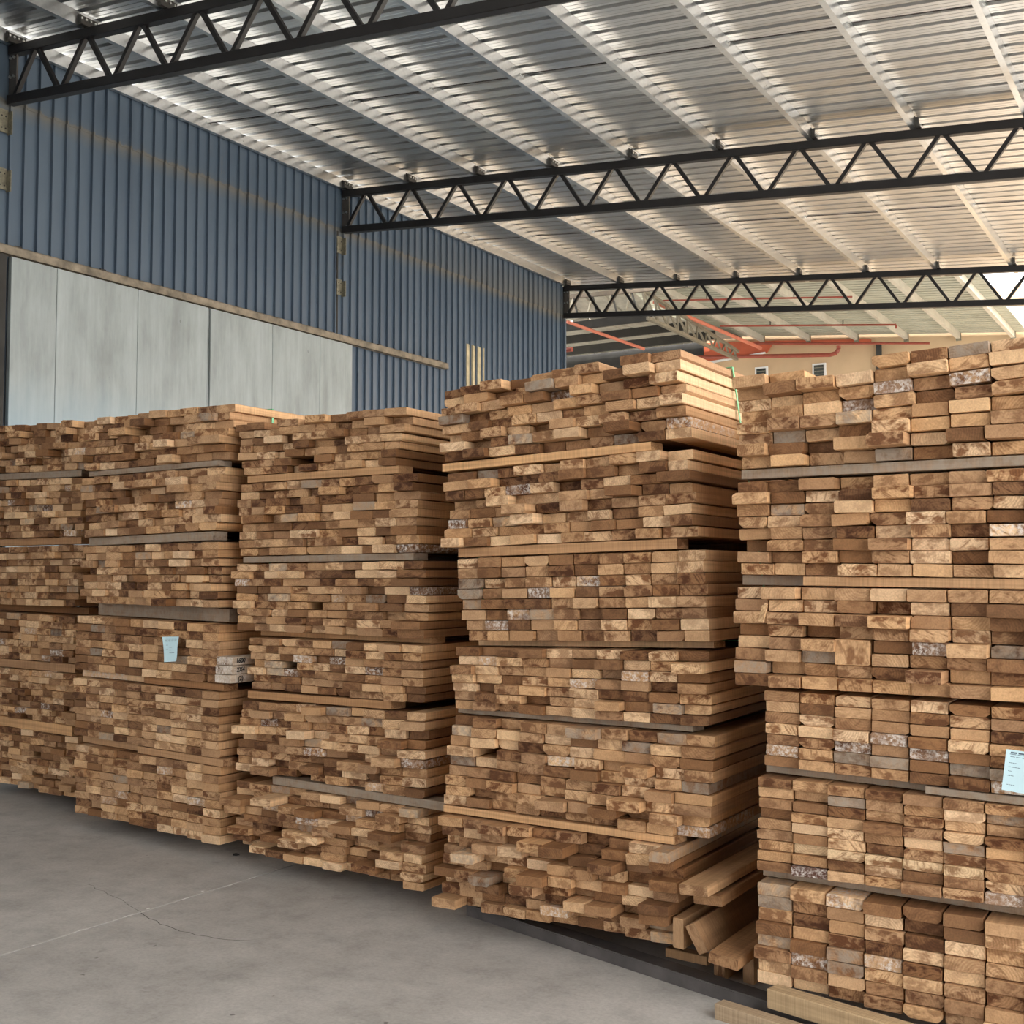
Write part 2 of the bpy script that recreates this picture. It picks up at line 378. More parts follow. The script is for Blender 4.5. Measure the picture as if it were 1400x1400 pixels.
dark_gap = MB().box((WX + 0.03, 8.16, 0), (WX + 0.10, 8.37, 5.27)).build('shade_strip_1', 'shadewall'); struct(dark_gap, 'dark strip standing in for the shaded opening left of the sliding door')  # near-black strip painted in place of the dark doorway gap
tr = thing('door_track', (WX + 0.1, 12, 5.27), 'rusty grey steel sliding door track running along the blue wall', 'door track')
mb = MB(); mb.box((WX + 0.075, 4.6, 5.27), (WX + 0.135, 17.26, 5.275)); mb.box((WX + 0.128, 4.6, 5.27), (WX + 0.135, 17.26, 5.375))
mb.box((WX + 0.045, 4.6, 5.37), (WX + 0.135, 17.26, 5.378)); mb.box((WX + 0.045, 4.6, 5.27), (WX + 0.051, 17.26, 5.378)); mb.build('rail', 'track', tr)
for y in (8.5, 9.7, 15.3, 17.0):
    MB().box((WX + 0.034, y, 5.375), (WX + 0.08, y + 0.08, 5.41)).build('track_bracket', 'black', tr)

# ------------------------------------------------------------------ roof: sheets, purlins, sag rods
SL = 0.0889; RX0 = -12.05; RX1 = 3.6
def ztop(x): return 7.735 - SL * (x + 12.0)         # top of truss top chord
PH = 0.155
TY = [8.40, 14.41, 21.71]
roof = thing('ceiling', (-3, 9, 7.6)); struct(roof, 'galvanised ribbed roof underside on pale purlins')
RR = 0.256; RYS = -16.0; RYE = 22.3
i = 0; y = RYS
while y < RYE:
    pr = []
    for j in range(4):
        b = y + j * RR
        pr += [(b, 0), (b + 0.055, 0), (b + 0.061, 0.003), (b + 0.067, 0), (b + 0.127, 0), (b + 0.133, 0.003), (b + 0.139, 0),
               (b + 0.178, 0), (b + 0.183, 0.050), (b + 0.247, 0.050), (b + 0.252, 0)]
    pr.append((y + 4 * RR + 0.012, 0.0))
    k = len(pr); mb = MB(); v = []
    lift = 0.0012 * (i % 2)
    for x in (RX0, RX1):
        v += [(x, a, ztop(x) + PH + h + lift) for a, h in pr]
    for x in (RX0, RX1):
        v += [(x, a, ztop(x) + PH + h + lift + 0.003) for a, h in pr]
    f = []
    for q in range(k - 1):
        f += [(q, q + 1, k + q + 1, k + q), (2*k + q, 3*k + q, 3*k + q + 1, 2*k + q + 1), (q, 2*k + q, 2*k + q + 1, q + 1), (k + q, k + q + 1, 3*k + q + 1, 3*k + q)]
    f += [(0, k, 3*k, 2*k), (k - 1, 3*k - 1, 4*k - 1, 2*k - 1)]
    mb.add(v, f); mb.build('roof_sheet', 'roof', roof)
    y += 4 * RR; i += 1
PX = [-11.872 + 1.2545 * k for k in range(15)]
for x in PX:
    z = ztop(x); t = 0.005; fl = 0.062
    mb = MB()
    mb.box((x - t, RYS, z), (x, RYE, z + PH - 0.001))                       # web
    mb.box((x - fl, RYS, z), (x - t, RYE, z + t))                           # bottom flange
    mb.box((x - fl, RYS, z + PH - t - 0.001), (x - t, RYE, z + PH - 0.001))
    mb.box((x - fl, RYS, z + t), (x - fl + t, RYE, z + 0.02))               # lip
    p = mb.build('purlin', 'purlin', roof)
    for y in (5.4, 11.40, 18.05):
        zr = z + 0.085
        nb = MB()
        nb.tube((x - 0.001, y, zr), (x + 0.016, y, zr), 0.017, 6); nb.tube((x + 0.016, y, zr), (x + 0.04, y, zr), 0.008, 6)
        nb.tube((x - 0.001, y + 0.06, zr + 0.005), (x + 0.014, y + 0.06, zr + 0.005), 0.015, 6)
        nb.build('rod_nut', 'bolt', p)
for a, b in zip(PX, PX[1:]):
    for y in (5.4, 11.40, 18.05):
        MB().tube((a, y, ztop(a) + 0.085), (b, y + 0.06, ztop(b) + 0.09), 0.007, 6).build('sag_rod', 'steel', roof)

# ------------------------------------------------------------------ trusses
def roof_truss(Y, label):
    t = thing('roof_truss', (WX, Y, ztop(WX) - 0.69), label, 'roof truss', 'black lattice roof trusses')
    def zt(x): return ztop(x) - 0.055
    def zb(x): return ztop(x) - 0.64
    x0, x1 = WX + 0.06, RX1
    MB().beam((x0, Y, zt(x0)), (x1, Y, zt(x1)), 0.10, 0.108, ch=0.006).build('top_chord', 'black', t)
    MB().beam((x0, Y, zb(x0)), (x1, Y, zb(x1)), 0.10, 0.108, ch=0.006).build('bottom_chord', 'black', t)
    xa = -11.485; P = 0.868
    for k in range(22):
        a = xa + k * P
        for bx, s in ((a - P / 2, 1), (a + P / 2, -1)):
            if bx > RX1 - 0.1 or a > RX1 - 0.1: continue
            bx = max(bx, WX + 0.1)
            MB().beam((bx + 0.035 * s, Y, zb(bx) + 0.03), (a - 0.028 * s, Y, zt(a) - 0.03), 0.05, 0.05, up=(0, 1, 0)).build('web', 'black', t)
    # end plate bolted to the wall column
    pl = MB().box((WX + 0.035, Y - 0.012, zb(WX) - 0.055), (WX + 0.17, Y + 0.012, ztop(WX) - 0.02)).build('end_plate', plain('end_plate_steel', (0.10, 0.09, 0.08), 0.5, 0.3), t)
    for z in (7.13, 7.36, 7.585):
        for x in (WX + 0.07, WX + 0.135):
            MB().tube((x, Y - 0.035, z), (x, Y - 0.011, z), 0.017, 6).build('bolt', 'bolt', pl)
    for x in PX:
        if x > RX1 - 0.2: continue
        z = ztop(x)
        mb = MB(); mb.box((x + 0.001, Y - 0.13, z), (x + 0.009, Y + 0.13, z + 0.125)); mb.box((x + 0.009, Y - 0.13, z), (x + 0.06, Y + 0.13, z + 0.008))
        mb.box((x + 0.009, Y - 0.13, z + 0.008), (x + 0.05, Y - 0.122, z + 0.11))
        c = mb.build('cleat', plain('cleat_steel', (0.06, 0.055, 0.05), 0.45, 0.3) if 'cleat_steel' not in bpy.data.materials else bpy.data.materials['cleat_steel'], t)
        nb = MB()
        for q in range(4): nb.tube((x + 0.008, Y - 0.09 + 0.06 * q, z + 0.09), (x + 0.024, Y - 0.09 + 0.06 * q, z + 0.09), 0.013, 6)
        nb.build('bolts', 'bolt', c)
    return t
roof_truss(TY[0], 'black steel lattice roof truss, nearest, crossing the top left corner')
roof_truss(TY[1], 'black steel lattice roof truss, middle of three, meeting the wall above the door end')
roof_truss(TY[2], 'black steel lattice roof truss, farthest, at the end of the blue wall')
# wall brackets below each truss end
for Y, nm in ((TY[0], 'near the upper left edge'), (TY[1], 'at the middle truss')):
    for z0, z1, w in ((6.70, 6.97, 'upper'), (6.03, 6.28, 'lower')):
        b = thing('wall_bracket', (WX + 0.04, Y - 0.04, z0), '%s grimy steel bracket on the blue wall %s' % (w, nm), 'bracket', 'steel brackets on the blue wall')
        mb = MB(); mb.box((WX + 0.034, Y - 0.14, z0), (WX + 0.048, Y - 0.02, z1)); mb.box((WX + 0.034, Y - 0.02, z0 - 0.02), (WX + 0.12, Y - 0.008, z1 - 0.02))
        mb.build('plate', 'plate', b)
        hb = MB()
        for (yy, zz) in ((0.04, 0.05), (0.09, 0.05), (0.04, 0.19), (0.09, 0.19)):
            hb.tube((WX + 0.047, Y - 0.14 + yy, z0 + zz), (WX + 0.052, Y - 0.14 + yy, z0 + zz), 0.010, 6)
        hb.build('bolts', 'black', b)

# ------------------------------------------------------------------ timber packs
BW, BH, BL = 0.14, 0.044, 1.85
def board_mesh(k):
    r = random.Random(100 + k); w, h = BW / 2, BH / 2
    c = [r.uniform(0.0012, 0.004) for _ in range(4)]
    if k % 7 == 0: c[r.randrange(4)] = r.uniform(0.006, 0.011)
    if k == 3: c[0] = 0.016; c[1] = 0.012
    q = [(-w + c[0]*1.4, -h), (w - c[1]*1.4, -h), (w, -h + c[1]), (w, h - c[2]), (w - c[2]*1.4, h), (-w + c[3]*1.4, h), (-w, h - c[3]), (-w, -h + c[0])]
    q = [(x + r.uniform(-.0012, .0012), z + r.uniform(-.0008, .0008)) for x, z in q]
    s1, s2 = r.uniform(-.03, .03), r.uniform(-.05, .05)
    e = 0.0016
    v = [(x * 0.985, s1 * x + s2 * z, z * 0.955) for x, z in q] + [(x, s1 * x + s2 * z + e, z) for x, z in q] + [(x, BL, z) for x, z in q]
    f = [tuple(range(8))]
    for a in (0, 8):
        f += [(a + i, a + (i + 1) % 8, a + (i + 1) % 8 + 8, a + i + 8) for i in range(8)]
    f.append(tuple(range(23, 15, -1)))
    me = bpy.data.meshes.new('board'); me.from_pydata(v, [], f); me.update()
    bm = bmesh.new(); bm.from_mesh(me); bmesh.ops.recalc_face_normals(bm, faces=bm.faces); bm.to_mesh(me); bm.free()
    me.materials.append(M['wood']); return me
BM = [board_mesh(k) for k in range(22)]

def wood_tint(r, painted=0.07, grey=0.045, dark=0.23, pale=0.22):
    t = r.random()
    if t < dark: a, b = Vector((0.165, 0.078, 0.032)), Vector((0.27, 0.135, 0.058))
    elif t > 1 - pale: a, b = Vector((0.48, 0.308, 0.168)), Vector((0.61, 0.415, 0.242))
    else: a, b = Vector((0.265, 0.144, 0.070)), Vector((0.48, 0.292, 0.148))
    c = lerp(a, b, r.random()); k = r.uniform(-0.03, 0.03); c = Vector((c.x * (1 - k), c.y, c.z * (1 + 2 * k)))
    m_ = (c.x + c.y + c.z) / 3; c = (c * 0.97 + Vector((m_, m_, m_)) * 0.03) * (1.10 if t < dark else 1.28)
    p = r.random(); idx = 1 if p < painted else (2 if p < painted + grey else 0)
    return (c.x, c.y, c.z, 1), idx

def board(parent, pos, w, h, L, roll, yaw, r, **kw):
    o = bpy.data.objects.new('board', r.choice(BM)); COL.objects.link(o)
    o.parent = parent; o.location = Vector(pos) - parent_world(parent)
    o.rotation_euler = (kw.get('pitch', 0), roll, yaw)
    fl = -1 if r.random() < 0.5 else 1
    o.scale = (w / BW, L / BL, h / BH)
    o.color, o.pass_index = kw['tint'] if 'tint' in kw else wood_tint(r, kw.get('painted', .02), kw.get('grey', .03))
    return o

def batten(parent, p, q, depth, thick, r, name='batten', grey=0.25):
    """long thin bearer laid crosswise"""
    mb = MB(); p = Vector(p); q = Vector(q); L = (q - p).length
    mb.box((-0.5 * L, 0, -thick / 2), (0.5 * L, depth, thick / 2))
    me = bpy.data.meshes.new(name); 
    # wood material looks along local Y, so build it lengthwise and turn it
    mb = MB(); mb.beam((0, 0, 0), (0, L, 0), depth, thick, ch=0.002)
    me.from_pydata(mb.v, [], mb.f); me.update(); me.materials.append(M['wood'])
    o = bpy.data.objects.new(name, me); COL.objects.link(o)
    d = (q - p).normalized(); n_ = Vector((0, 0, 1)); n_ = (n_ - d * n_.dot(d)).normalized(); xx = d.cross(n_)
    R = Matrix((xx, d, n_)).transposed()
    o.rotation_euler = R.to_euler(); o.location = p - (parent_world(parent) if parent else Vector())
    if parent: o.parent = parent
    c, i = wood_tint(r, 0.04, grey, 0.2, 0.05); o.color = c if i != 2 else (0.27, 0.19, 0.13, 1); o.pass_index = i
    return o

# corners of every layer's front: top left, top right, bottom right, bottom left
STACKS = {
 's1': [
  ('a', (-7.791,5.455,2.703), (-6.579,5.299,2.651), (-6.612,5.303,2.319), (-7.775,5.453,2.352)),
  ('b', (-7.773,5.453,2.298), (-6.682,5.312,2.268), (-6.667,5.310,1.863), (-7.754,5.450,1.869)),
  ('c', (-7.751,5.450,1.805), (-6.621,5.304,1.808), (-6.722,5.317,1.386), (-7.732,5.447,1.385)),
  ('d', (-7.729,5.447,1.332), (-6.720,5.317,1.317), (-6.717,5.317,0.995), (-7.714,5.445,0.996)),
  ('e', (-7.711,5.445,0.927), (-6.706,5.315,0.932), (-6.702,5.315,0.578), (-7.695,5.443,0.578)),
  ('f', (-7.692,5.442,0.504), (-6.709,5.316,0.504), (-6.676,5.312,0.098), (-7.674,5.440,0.095))],
 's2': [
  ('a', (-6.245,5.018,2.601), (-4.834,4.840,2.575), (-4.866,4.844,2.260), (-6.242,5.018,2.265)),
  ('b', (-6.316,5.027,2.227), (-4.905,4.849,2.220), (-4.924,4.851,1.858), (-6.244,5.018,1.838)),
  ('c', (-6.275,5.022,1.783), (-4.916,4.850,1.791), (-4.901,4.848,1.414), (-6.246,5.019,1.423)),
  ('d', (-6.327,5.029,1.342), (-4.906,4.849,1.319), (-4.899,4.848,0.986), (-6.349,5.031,0.996)),
  ('e', (-6.372,5.034,0.943), (-4.898,4.848,0.941), (-4.890,4.847,0.570), (-6.334,5.030,0.583)),
  ('f', (-6.357,5.033,0.520), (-4.883,4.846,0.522), (-4.874,4.845,0.092), (-6.309,5.026,0.096))],
 's3': [
  ('a', (-4.818,4.895,2.454), (-3.447,4.687,2.432), (-3.557,4.704,2.148), (-4.733,4.882,2.161)),
  ('b', (-4.784,4.890,2.114), (-3.415,4.683,2.103), (-3.393,4.679,1.711), (-4.777,4.889,1.707)),
  ('c', (-4.809,4.894,1.662), (-3.358,4.674,1.671), (-3.347,4.672,1.292), (-4.768,4.888,1.292)),
  ('d', (-4.705,4.878,1.252), (-3.366,4.675,1.260), (-3.364,4.675,0.978), (-4.635,4.867,0.975)),
  ('e', (-4.754,4.885,0.896), (-3.340,4.671,0.938), (-3.342,4.672,0.526), (-4.779,4.889,0.512)),
  ('f', (-4.804,4.893,0.453), (-3.347,4.672,0.477), (-3.306,4.666,0.092), (-4.771,4.888,0.098))],
 's4': [
  ('a', (-3.130,4.502,2.461), (-1.899,4.400,2.523), (-1.840,4.395,2.154), (-3.107,4.501,2.127)),
  ('b', (-3.093,4.499,2.071), (-1.850,4.396,2.114), (-1.818,4.393,1.754), (-3.088,4.499,1.725)),
  ('c', (-3.044,4.495,1.677), (-1.789,4.391,1.702), (-1.761,4.388,1.338), (-2.983,4.490,1.301)),
  ('d', (-3.039,4.495,1.272), (-1.768,4.389,1.300), (-1.764,4.389,1.003), (-3.059,4.497,0.992)),
  ('e', (-3.059,4.497,0.962), (-1.746,4.387,0.966), (-1.781,4.390,0.559), (-3.101,4.500,0.557)),
  ('f', (-3.122,4.502,0.508), (-1.887,4.399,0.522), (-1.923,4.402,0.134), (-3.125,4.502,0.105))],
 's5': [
  ('a', (-1.584,4.245,2.342), (-0.563,4.156,2.398), (-0.572,4.157,1.997), (-1.582,4.245,2.004)),
  ('b', (-1.598,4.246,1.952), (-0.573,4.157,1.954), (-0.581,4.157,1.590), (-1.581,4.244,1.603)),
  ('c', (-1.608,4.247,1.559), (-0.582,4.158,1.550), (-0.590,4.158,1.192), (-1.594,4.246,1.192)),
  ('d', (-1.489,4.236,1.178), (-0.590,4.158,1.168), (-0.596,4.159,0.883), (-1.495,4.237,0.899)),
  ('e', (-1.519,4.239,0.859), (-0.597,4.159,0.850), (-0.604,4.159,0.525), (-1.526,4.240,0.514)),
  ('f', (-1.529,4.240,0.473), (-0.605,4.160,0.474), (-0.614,4.160,0.098), (-1.530,4.240,0.111))],
}
# per layer: rows, columns across the listed width, columns built (first, last+1), brick shift, jitter, share and reach of boards sticking out
SPEC = {
 's1': {'a': (7, 9, -2, 9, .5, .016, .30, .07), 'b': (9, 8, -2, 8, .5, .014, .20, .05), 'c': (9, 8, -2, 8, .5, .014, .22, .05),
        'd': (7, 7, -2, 7, .3, .010, .10, .04), 'e': (8, 7, -2, 7, .3, .012, .15, .04), 'f': (9, 7, -2, 7, .4, .014, .20, .05)},
 's2': {'a': (7, 10, 0, 10, .5, .016, .30, .08), 'b': (8, 10, 0, 10, .5, .016, .25, .06), 'c': (8, 10, 0, 10, .4, .012, .20, .05),
        'd': (7, 10, 0, 10, .12, .005, .06, .03), 'e': (8, 10, 0, 10, .08, .004, .03, .02), 'f': (9, 10, 0, 10, .08, .005, .03, .02)},
 's3': {'a': (7, 10, 0, 10, .5, .016, .30, .07), 'b': (9, 10, 0, 10, .5, .014, .25, .05), 'c': (9, 10, 0, 10, .45, .012, .18, .05),
        'd': (7, 10, 0, 10, .3, .010, .15, .04), 'e': (9, 10, 0, 10, .4, .014, .25, .07), 'f': (9, 10, 0, 10, .45, .020, .40, .13)},
 's4': {'a': (8, 10, 0, 10, .4, .016, .30, .08), 'b': (8, 10, 0, 10, .45, .014, .25, .07), 'c': (8, 10, 0, 10, .18, .008, .10, .04),
        'd': (7, 10, 0, 10, .25, .010, .22, .06), 'e': (9, 10, 0, 10, .3, .010, .20, .07), 'f': (9, 10, 0, 10, .35, .016, .35, .12)},
 's5': {'a': (8, 7.8, 0, 10, .21, .013, .25, .07), 'b': (8, 7.8, 0, 10, .21, .012, .28, .06), 'c': (8, 7.8, 0, 10, .15, .014, .30, .09),
        'd': (7, 6.8, 0, 9, .04, .004, .03, .015), 'e': (9, 6.9, 0, 9, .04, .005, .06, .02), 'f': (8, 6.9, 0, 9, .08, .006, .08, .02)},
}
PACKLABEL = {
 's1u': 'upper timber pack at the far left edge, next to the wall-side end of the row',
 's1l': 'lower timber pack at the far left edge, below the other leftmost pack',
 's2u': 'upper timber pack, second from left, green strap end showing on its top',
 's2l': 'lower timber pack with a pale blue paper tag and handwritten 2X4 on its side',
 's3u': 'upper timber pack in the middle stack, standing before the right end of the door',
 's3l': 'lower timber pack in the middle stack with ragged board ends near the floor',
 's4u': 'upper timber pack with a long green strap down its right side',
 's4l': 'lower timber pack behind the dark steel channel, loose boards at its right corner',
 's5u': 'upper timber pack at the right edge, thick boards overhanging the pack beneath',
 's5l': 'lower timber pack at the right edge with flush ends and a cut-off blue tag',
}
def at(c, u, v):
    tl, tr_, br, bl = c
    return lerp(lerp(bl, br, u), lerp(tl, tr_, u), v)

WHITE = {('s5','d',2,2), ('s5','d',3,3), ('s5','d',2,4), ('s5','a',5,4), ('s5','a',4,3), ('s4','b',5,3), ('s4','c',4,3), ('s4','c',1,1), ('s5','f',0,8), ('s5','c',3,5), ('s5','e',0,6)}
GREY = {('s5','d',1,2), ('s5','d',1,3), ('s5','d',1,5), ('s5','d',1,6), ('s5','a',2,1), ('s5','a',0,4), ('s5','a',7,6), ('s5','f',6,0), ('s5','e',7,2), ('s5','c',3,7), ('s5','c',2,2), ('s4','a',6,4), ('s4','c',5,0), ('s4','c',4,0)}
PALE = {('s5','e',2,k) for k in range(1, 6)}
def over(s, n, row, ci, r):
    k = (s, n, row, ci)
    if k in PALE: return {'tint': ((0.66, 0.47, 0.28, 1), 0)}
    if k == ('s5', 'e', 0, 1): return {'tint': ((0.10, 0.045, 0.03, 1), 1)}
    if k in WHITE: return {'tint': ((0.30, 0.18, 0.11, 1), 1)}
    if k in GREY: return {'tint': ((0.33, 0.22, 0.14, 1), 2)}
    return {}
packs = {}
for s, layers in STACKS.items():
    for half, names in (('u', 'abc'), ('l', 'def')):
        lay = [x for x in layers if x[0] in names]
        base = Vector(lay[-1][4]); rt_ = Vector(lay[-1][3])
        root = thing('timber_pack', ((base.x + rt_.x) / 2, (base.y + rt_.y) / 2 + 0.9, min(base.z, rt_.z)), PACKLABEL[s + half], 'timber pack', 'packs of sawn boards stacked two high')
        packs[s + half] = root
        for name, *cs in lay:
            c = [Vector(p) for p in cs]
            nr, nc, c0, c1, brick, jit, pshare, preach = SPEC[s][name]
            r = random.Random(hash((s, name)) if False else sum(ord(x) * (i + 3) * 31 for i, x in enumerate(s + name)))
            for row in range(nr):
                sh = r.uniform(-brick, brick) * 0.5
                drift = r.uniform(-0.006, 0.006)
                edges = []
                for k in range(c0, c1 + 1):
                    e = k + sh * (0 if k in (c0, c1) else 1) + (r.uniform(-brick, brick) * 0.22 if c0 < k < c1 else r.uniform(-0.12, 0.12) * (0.4 + brick))
                    edges.append(e / nc)
                v = (row + 0.5) / nr
                ph = (at(c, 0.5, 1).z - at(c, 0.5, 0).z) / nr
                for ci, (a, b) in enumerate(zip(edges, edges[1:])):
                    if (s, name, row, ci) == ('s5', 'c', 3, 3): continue
                    if name == 'a' and row == nr - 1 and ci < len(edges) - 3 and r.random() < 0.13: continue
                    if r.random() < (0.003 if brick > 0.2 else 0.0): continue
                    p = at(c, (a + b) / 2, v); pa = at(c, a, v); pb = at(c, b, v)
                    w = (pb.x - pa.x) * r.uniform(0.955, 0.988); h = ph * r.uniform(0.90, 0.972)
                    if (s, name, row, ci) == ('s5', 'c', 2, 3): h = ph * 1.95
                    if brick < 0.2: w *= r.uniform(0.97, 1.0)
                    y = p.y + r.gauss(0, jit * (1.5 if brick > 0.2 else 1.1)) + drift
                    if (s, name) == ('s5', 'c') and row in (0, 5): y -= 0.045
                    t = r.random()
                    if t < pshare: y -= r.random() ** 2 * preach + 0.01
                    elif t > 0.93: y += r.uniform(0.01, 0.035)
                    roll = -math.atan2(pb.z - pa.z, pb.x - pa.x) + r.gauss(0, 0.007 if brick < 0.2 else 0.013)
                    L = BL + r.uniform(-0.02, 0.02)
                    board(root, (p.x, y, p.z - ph * 0.5 + h * 0.5), w, h, L, roll, r.gauss(0, 0.0025), r,
                          painted=0.03 if half == 'l' else 0.014, grey=0.03, **over(s, name, row, ci, r))
        # battens between the layers
        for up, dn in zip(lay, lay[1:]):
            cu = [Vector(p) for p in up[1:]]; cl = [Vector(p) for p in dn[1:]]
            r = random.Random(len(s + up[0]) * 77 + ord(up[0]) * 13 + ord(s[1]) * 5)
            u0, u1 = {('s2', 'd'): (.5, 1.02), ('s2', 'e'): (.47, 1.03), ('s3', 'd'): (0, .84), ('s3', 'e'): (.22, 1.12), ('s4', 'd'): (.0, .92),
                      ('s4', 'e'): (.0, .93), ('s5', 'b'): (.26, 1.25), ('s5', 'd'): (.66, 1.3), ('s5', 'a'): (.02, 1.27), ('s5', 'e'): (.0, 1.28),
                      ('s4', 'a'): (-.02, .86), ('s4', 'b'): (.03, .92), ('s1', 'a'): (-.4, .97), ('s1', 'b'): (-.4, .98), ('s1', 'd'): (-.4, 1), ('s1', 'e'): (-.4, .97)}.get((s, up[0]), (.03, .97))
            rec = {('s5', 'e'): .07, ('s4', 'd'): .04, ('s2', 'd'): .015}.get((s, up[0]), -0.005)
            for dy, (ua, ub) in ((rec + 0.055, (u0, u1)), (0.9, (0.02, 0.98)), (1.65, (0.02, 0.98))):
                pu, pv = at(cu, ua, 0), at(cu, ub, 0); qu, qv = at(cl, ua, 1), at(cl, ub, 1)
                A = (pu + qu) / 2; B = (pv + qv) / 2; th = max(0.022, min(pu.z - qu.z, pv.z - qv.z) - 0.006)
                A.y += dy; B.y += dy
                batten(root, A, B, 0.10, th, r, grey=1.0 if (s, up[0]) in (('s5', 'e'), ('s4', 'd'), ('s5', 'd'), ('s3', 'b'), ('s1', 'a'), ('s5', 'a')) else 0.1)
            if (s, up[0]) in (('s5', 'd'), ('s5', 'b'), ('s2', 'e'), ('s2', 'd')):        # second, shorter batten set back behind the first
                pu, pv = at(cu, -0.0, 0), at(cu, u0 - .01, 0); qu, qv = at(cl, -0.0, 1), at(cl, u0 - .01, 1)
                A = (pu + qu) / 2; B = (pv + qv) / 2; A.y += 0.11; B.y += 0.11
                batten(root, A, B, 0.09, max(0.022, min(pu.z - qu.z, pv.z - qv.z) - 0.006), r)
        if half == 'u':        # bearers between upper and lower pack
            low = [x for x in layers if x[0] == 'd'][0]
            cu = [Vector(p) for p in lay[-1][1:]]; cl = [Vector(p) for p in low[1:]]
            r = random.Random(ord(s[1]))
            for dy in (0.16, 0.9, 1.6):
                ua, ub = (-.22, 1.0) if s == 's1' else (.02, 1.2 if s == 's5' else .98)
                pu, pv = at(cu, ua, 0), at(cu, ub, 0); qu, qv = at(cl, ua, 1), at(cl, ub, 1)
                g = min(pu.z - qu.z, pv.z - qv.z) - 0.003
                A = (pu + qu) / 2; B = (pv + qv) / 2; A.y += dy; B.y += dy
                if g > 0.008: batten(root, A, B, 0.10, g, r)

# straps
def strap(pack, X0, X1, Y, Z0, Z1, lean=0.0, ZL=None):
    mb = MB(); w = 0.008; t = 0.0015
    P = [(X0, Z0), (X1, Z0), (X1 + lean, Z1), (X0 + lean, ZL or Z1)]
    for (a, b), (c, d) in zip(P, P[1:] + P[:1]):
        mb.beam((a, Y, b), (c, Y, d), 2 * w, 2 * t, up=(0, 0, 1) if abs(b - d) < 0.1 else (1, 0, 0))
    o = mb.build('strap', 'strap', pack); o['label'] = 'thin green plastic strap'
    MB().box((X1 + lean * 0.72 - 0.002, Y - 0.012, Z0 + (Z1 - Z0) * 0.75), (X1 + lean * 0.72 + 0.004, Y + 0.012, Z0 + (Z1 - Z0) * 0.75 + 0.04)).build('seal', 'seal', o)
strap(packs['s4u'], -3.19, -1.722, 4.99, 1.31, 2.530, -0.165, 2.475)
strap(packs['s2u'], -6.36, -4.842, 5.19, 1.415, 2.582, 0.012, 2.610)

# paper tags
def paper_tag(pack, corners, curl, lines):
    tl, tr_, br, bl = [Vector(p) for p in corners]
    nx, nz = 8, 10; mb = MB(); V = []; nrm = (tr_ - tl).cross(bl - tl).normalized()
    if nrm.y > 0: nrm = -nrm
    def P(u, v, off=0.0):
        p = lerp(lerp(tl, tr_, u), lerp(bl, br, u), v)
        return p + nrm * (curl * (max(0, 0.3 - u) ** 2 * 2.5 * (1 - v) + 0.35 * (v ** 2) + 0.1 * math.sin(v * 5) * u) + off)
    for off in (0.0, -0.0006):
        V += [P(i / nx, j / nz, off) for j in range(nz + 1) for i in range(nx + 1)]
    N = (nx + 1) * (nz + 1); F = []
    for j in range(nz):
        for i in range(nx):
            a = j * (nx + 1) + i; q = (a, a + 1, a + nx + 2, a + nx + 1)
            F += [q, tuple(x + N for x in q[::-1])]
    mb.add(V, F); o = mb.build('paper_tag', 'paper', pack); o['label'] = 'pale blue printed paper tag'
    lb = MB()
    for (u0, u1, v, h) in lines:
        n_ = 4
        for k in range(n_):
            ua, ub = lerp(u0, u1, k / n_), lerp(u0, u1, (k + 0.8) / n_)
            lb.add([P(ua, v, 0.0008), P(ub, v, 0.0008), P(ub, v + h, 0.0008), P(ua, v + h, 0.0008)], [(0, 1, 2, 3)])
    lb.build('print', 'ink', o)
n2 = 0.035
paper_tag(packs['s2l'], [(-5.375, 4.907 - n2, 1.237), (-5.228, 4.889 - n2, 1.243), (-5.236, 4.89 - n2, 1.10), (-5.343, 4.903 - n2, 1.09)], 0.05,
          [(.2, .9, .08, .02), (.1, .95, .13, .012), (.15, .9, .17, .02), (.15, .3, .33, .012), (.4, .6, .42, .012), (.15, .3, .50, .012), (.4, .55, .53, .012), (.4, .8, .64, .015)])
paper_tag(packs['s5l'], [(-0.638, 4.11, 1.039), (-0.520, 4.10, 1.030), (-0.525, 4.10, 0.896), (-0.655, 4.112, 0.908)], 0.02,
          [(.12, .9, .05, .035), (.1, .9, .10, .012), (.12, .7, .16, .012), (.1, .3, .31, .012), (.1, .4, .41, .012), (.1, .2, .51, .012), (.1, .25, .62, .012), (.1, .3, .84, .012)])

# handwritten marks on the side of the second stack's lower pack, with the chalked boards that carry them
def lettering(pack, text, loc, size, rot):
    cu = bpy.data.curves.new('lettering', 'FONT'); cu.body = text; cu.size = size; cu.extrude = 0.0004; cu.align_x = 'CENTER'; cu.align_y = 'CENTER'
    cu.shear = 0.12; cu.offset = 0.0012
    tmp = bpy.data.objects.new('tmp', cu); COL.objects.link(tmp)
    dg = bpy.context.evaluated_depsgraph_get(); me = bpy.data.meshes.new_from_object(tmp.evaluated_get(dg))
    bpy.data.objects.remove(tmp); me.materials.clear(); me.materials.append(M['marker'])
    o = bpy.data.objects.new('lettering', me); COL.objects.link(o); o.parent = pack
    o.location = Vector(loc) - parent_world(pack); o.rotation_euler = rot
    o['label'] = 'handwritten ' + text + ' in black marker'
    return o
chalk = ((0.52, 0.42, 0.33, 1), 1)
rr = random.Random(5)
for k, (txt, z) in enumerate((('1600', 1.118), ('2X4', 1.068), ('(2)', 1.018))):
    board(packs['s2l'], (-4.843, 4.835 - 0.006 * k, z), 0.125, 0.046, 1.8, 0, 0, rr, tint=chalk)
    lettering(packs['s2l'], txt, (-4.7755, 4.893, z), 0.036, (math.pi / 2, 0, math.pi / 2))

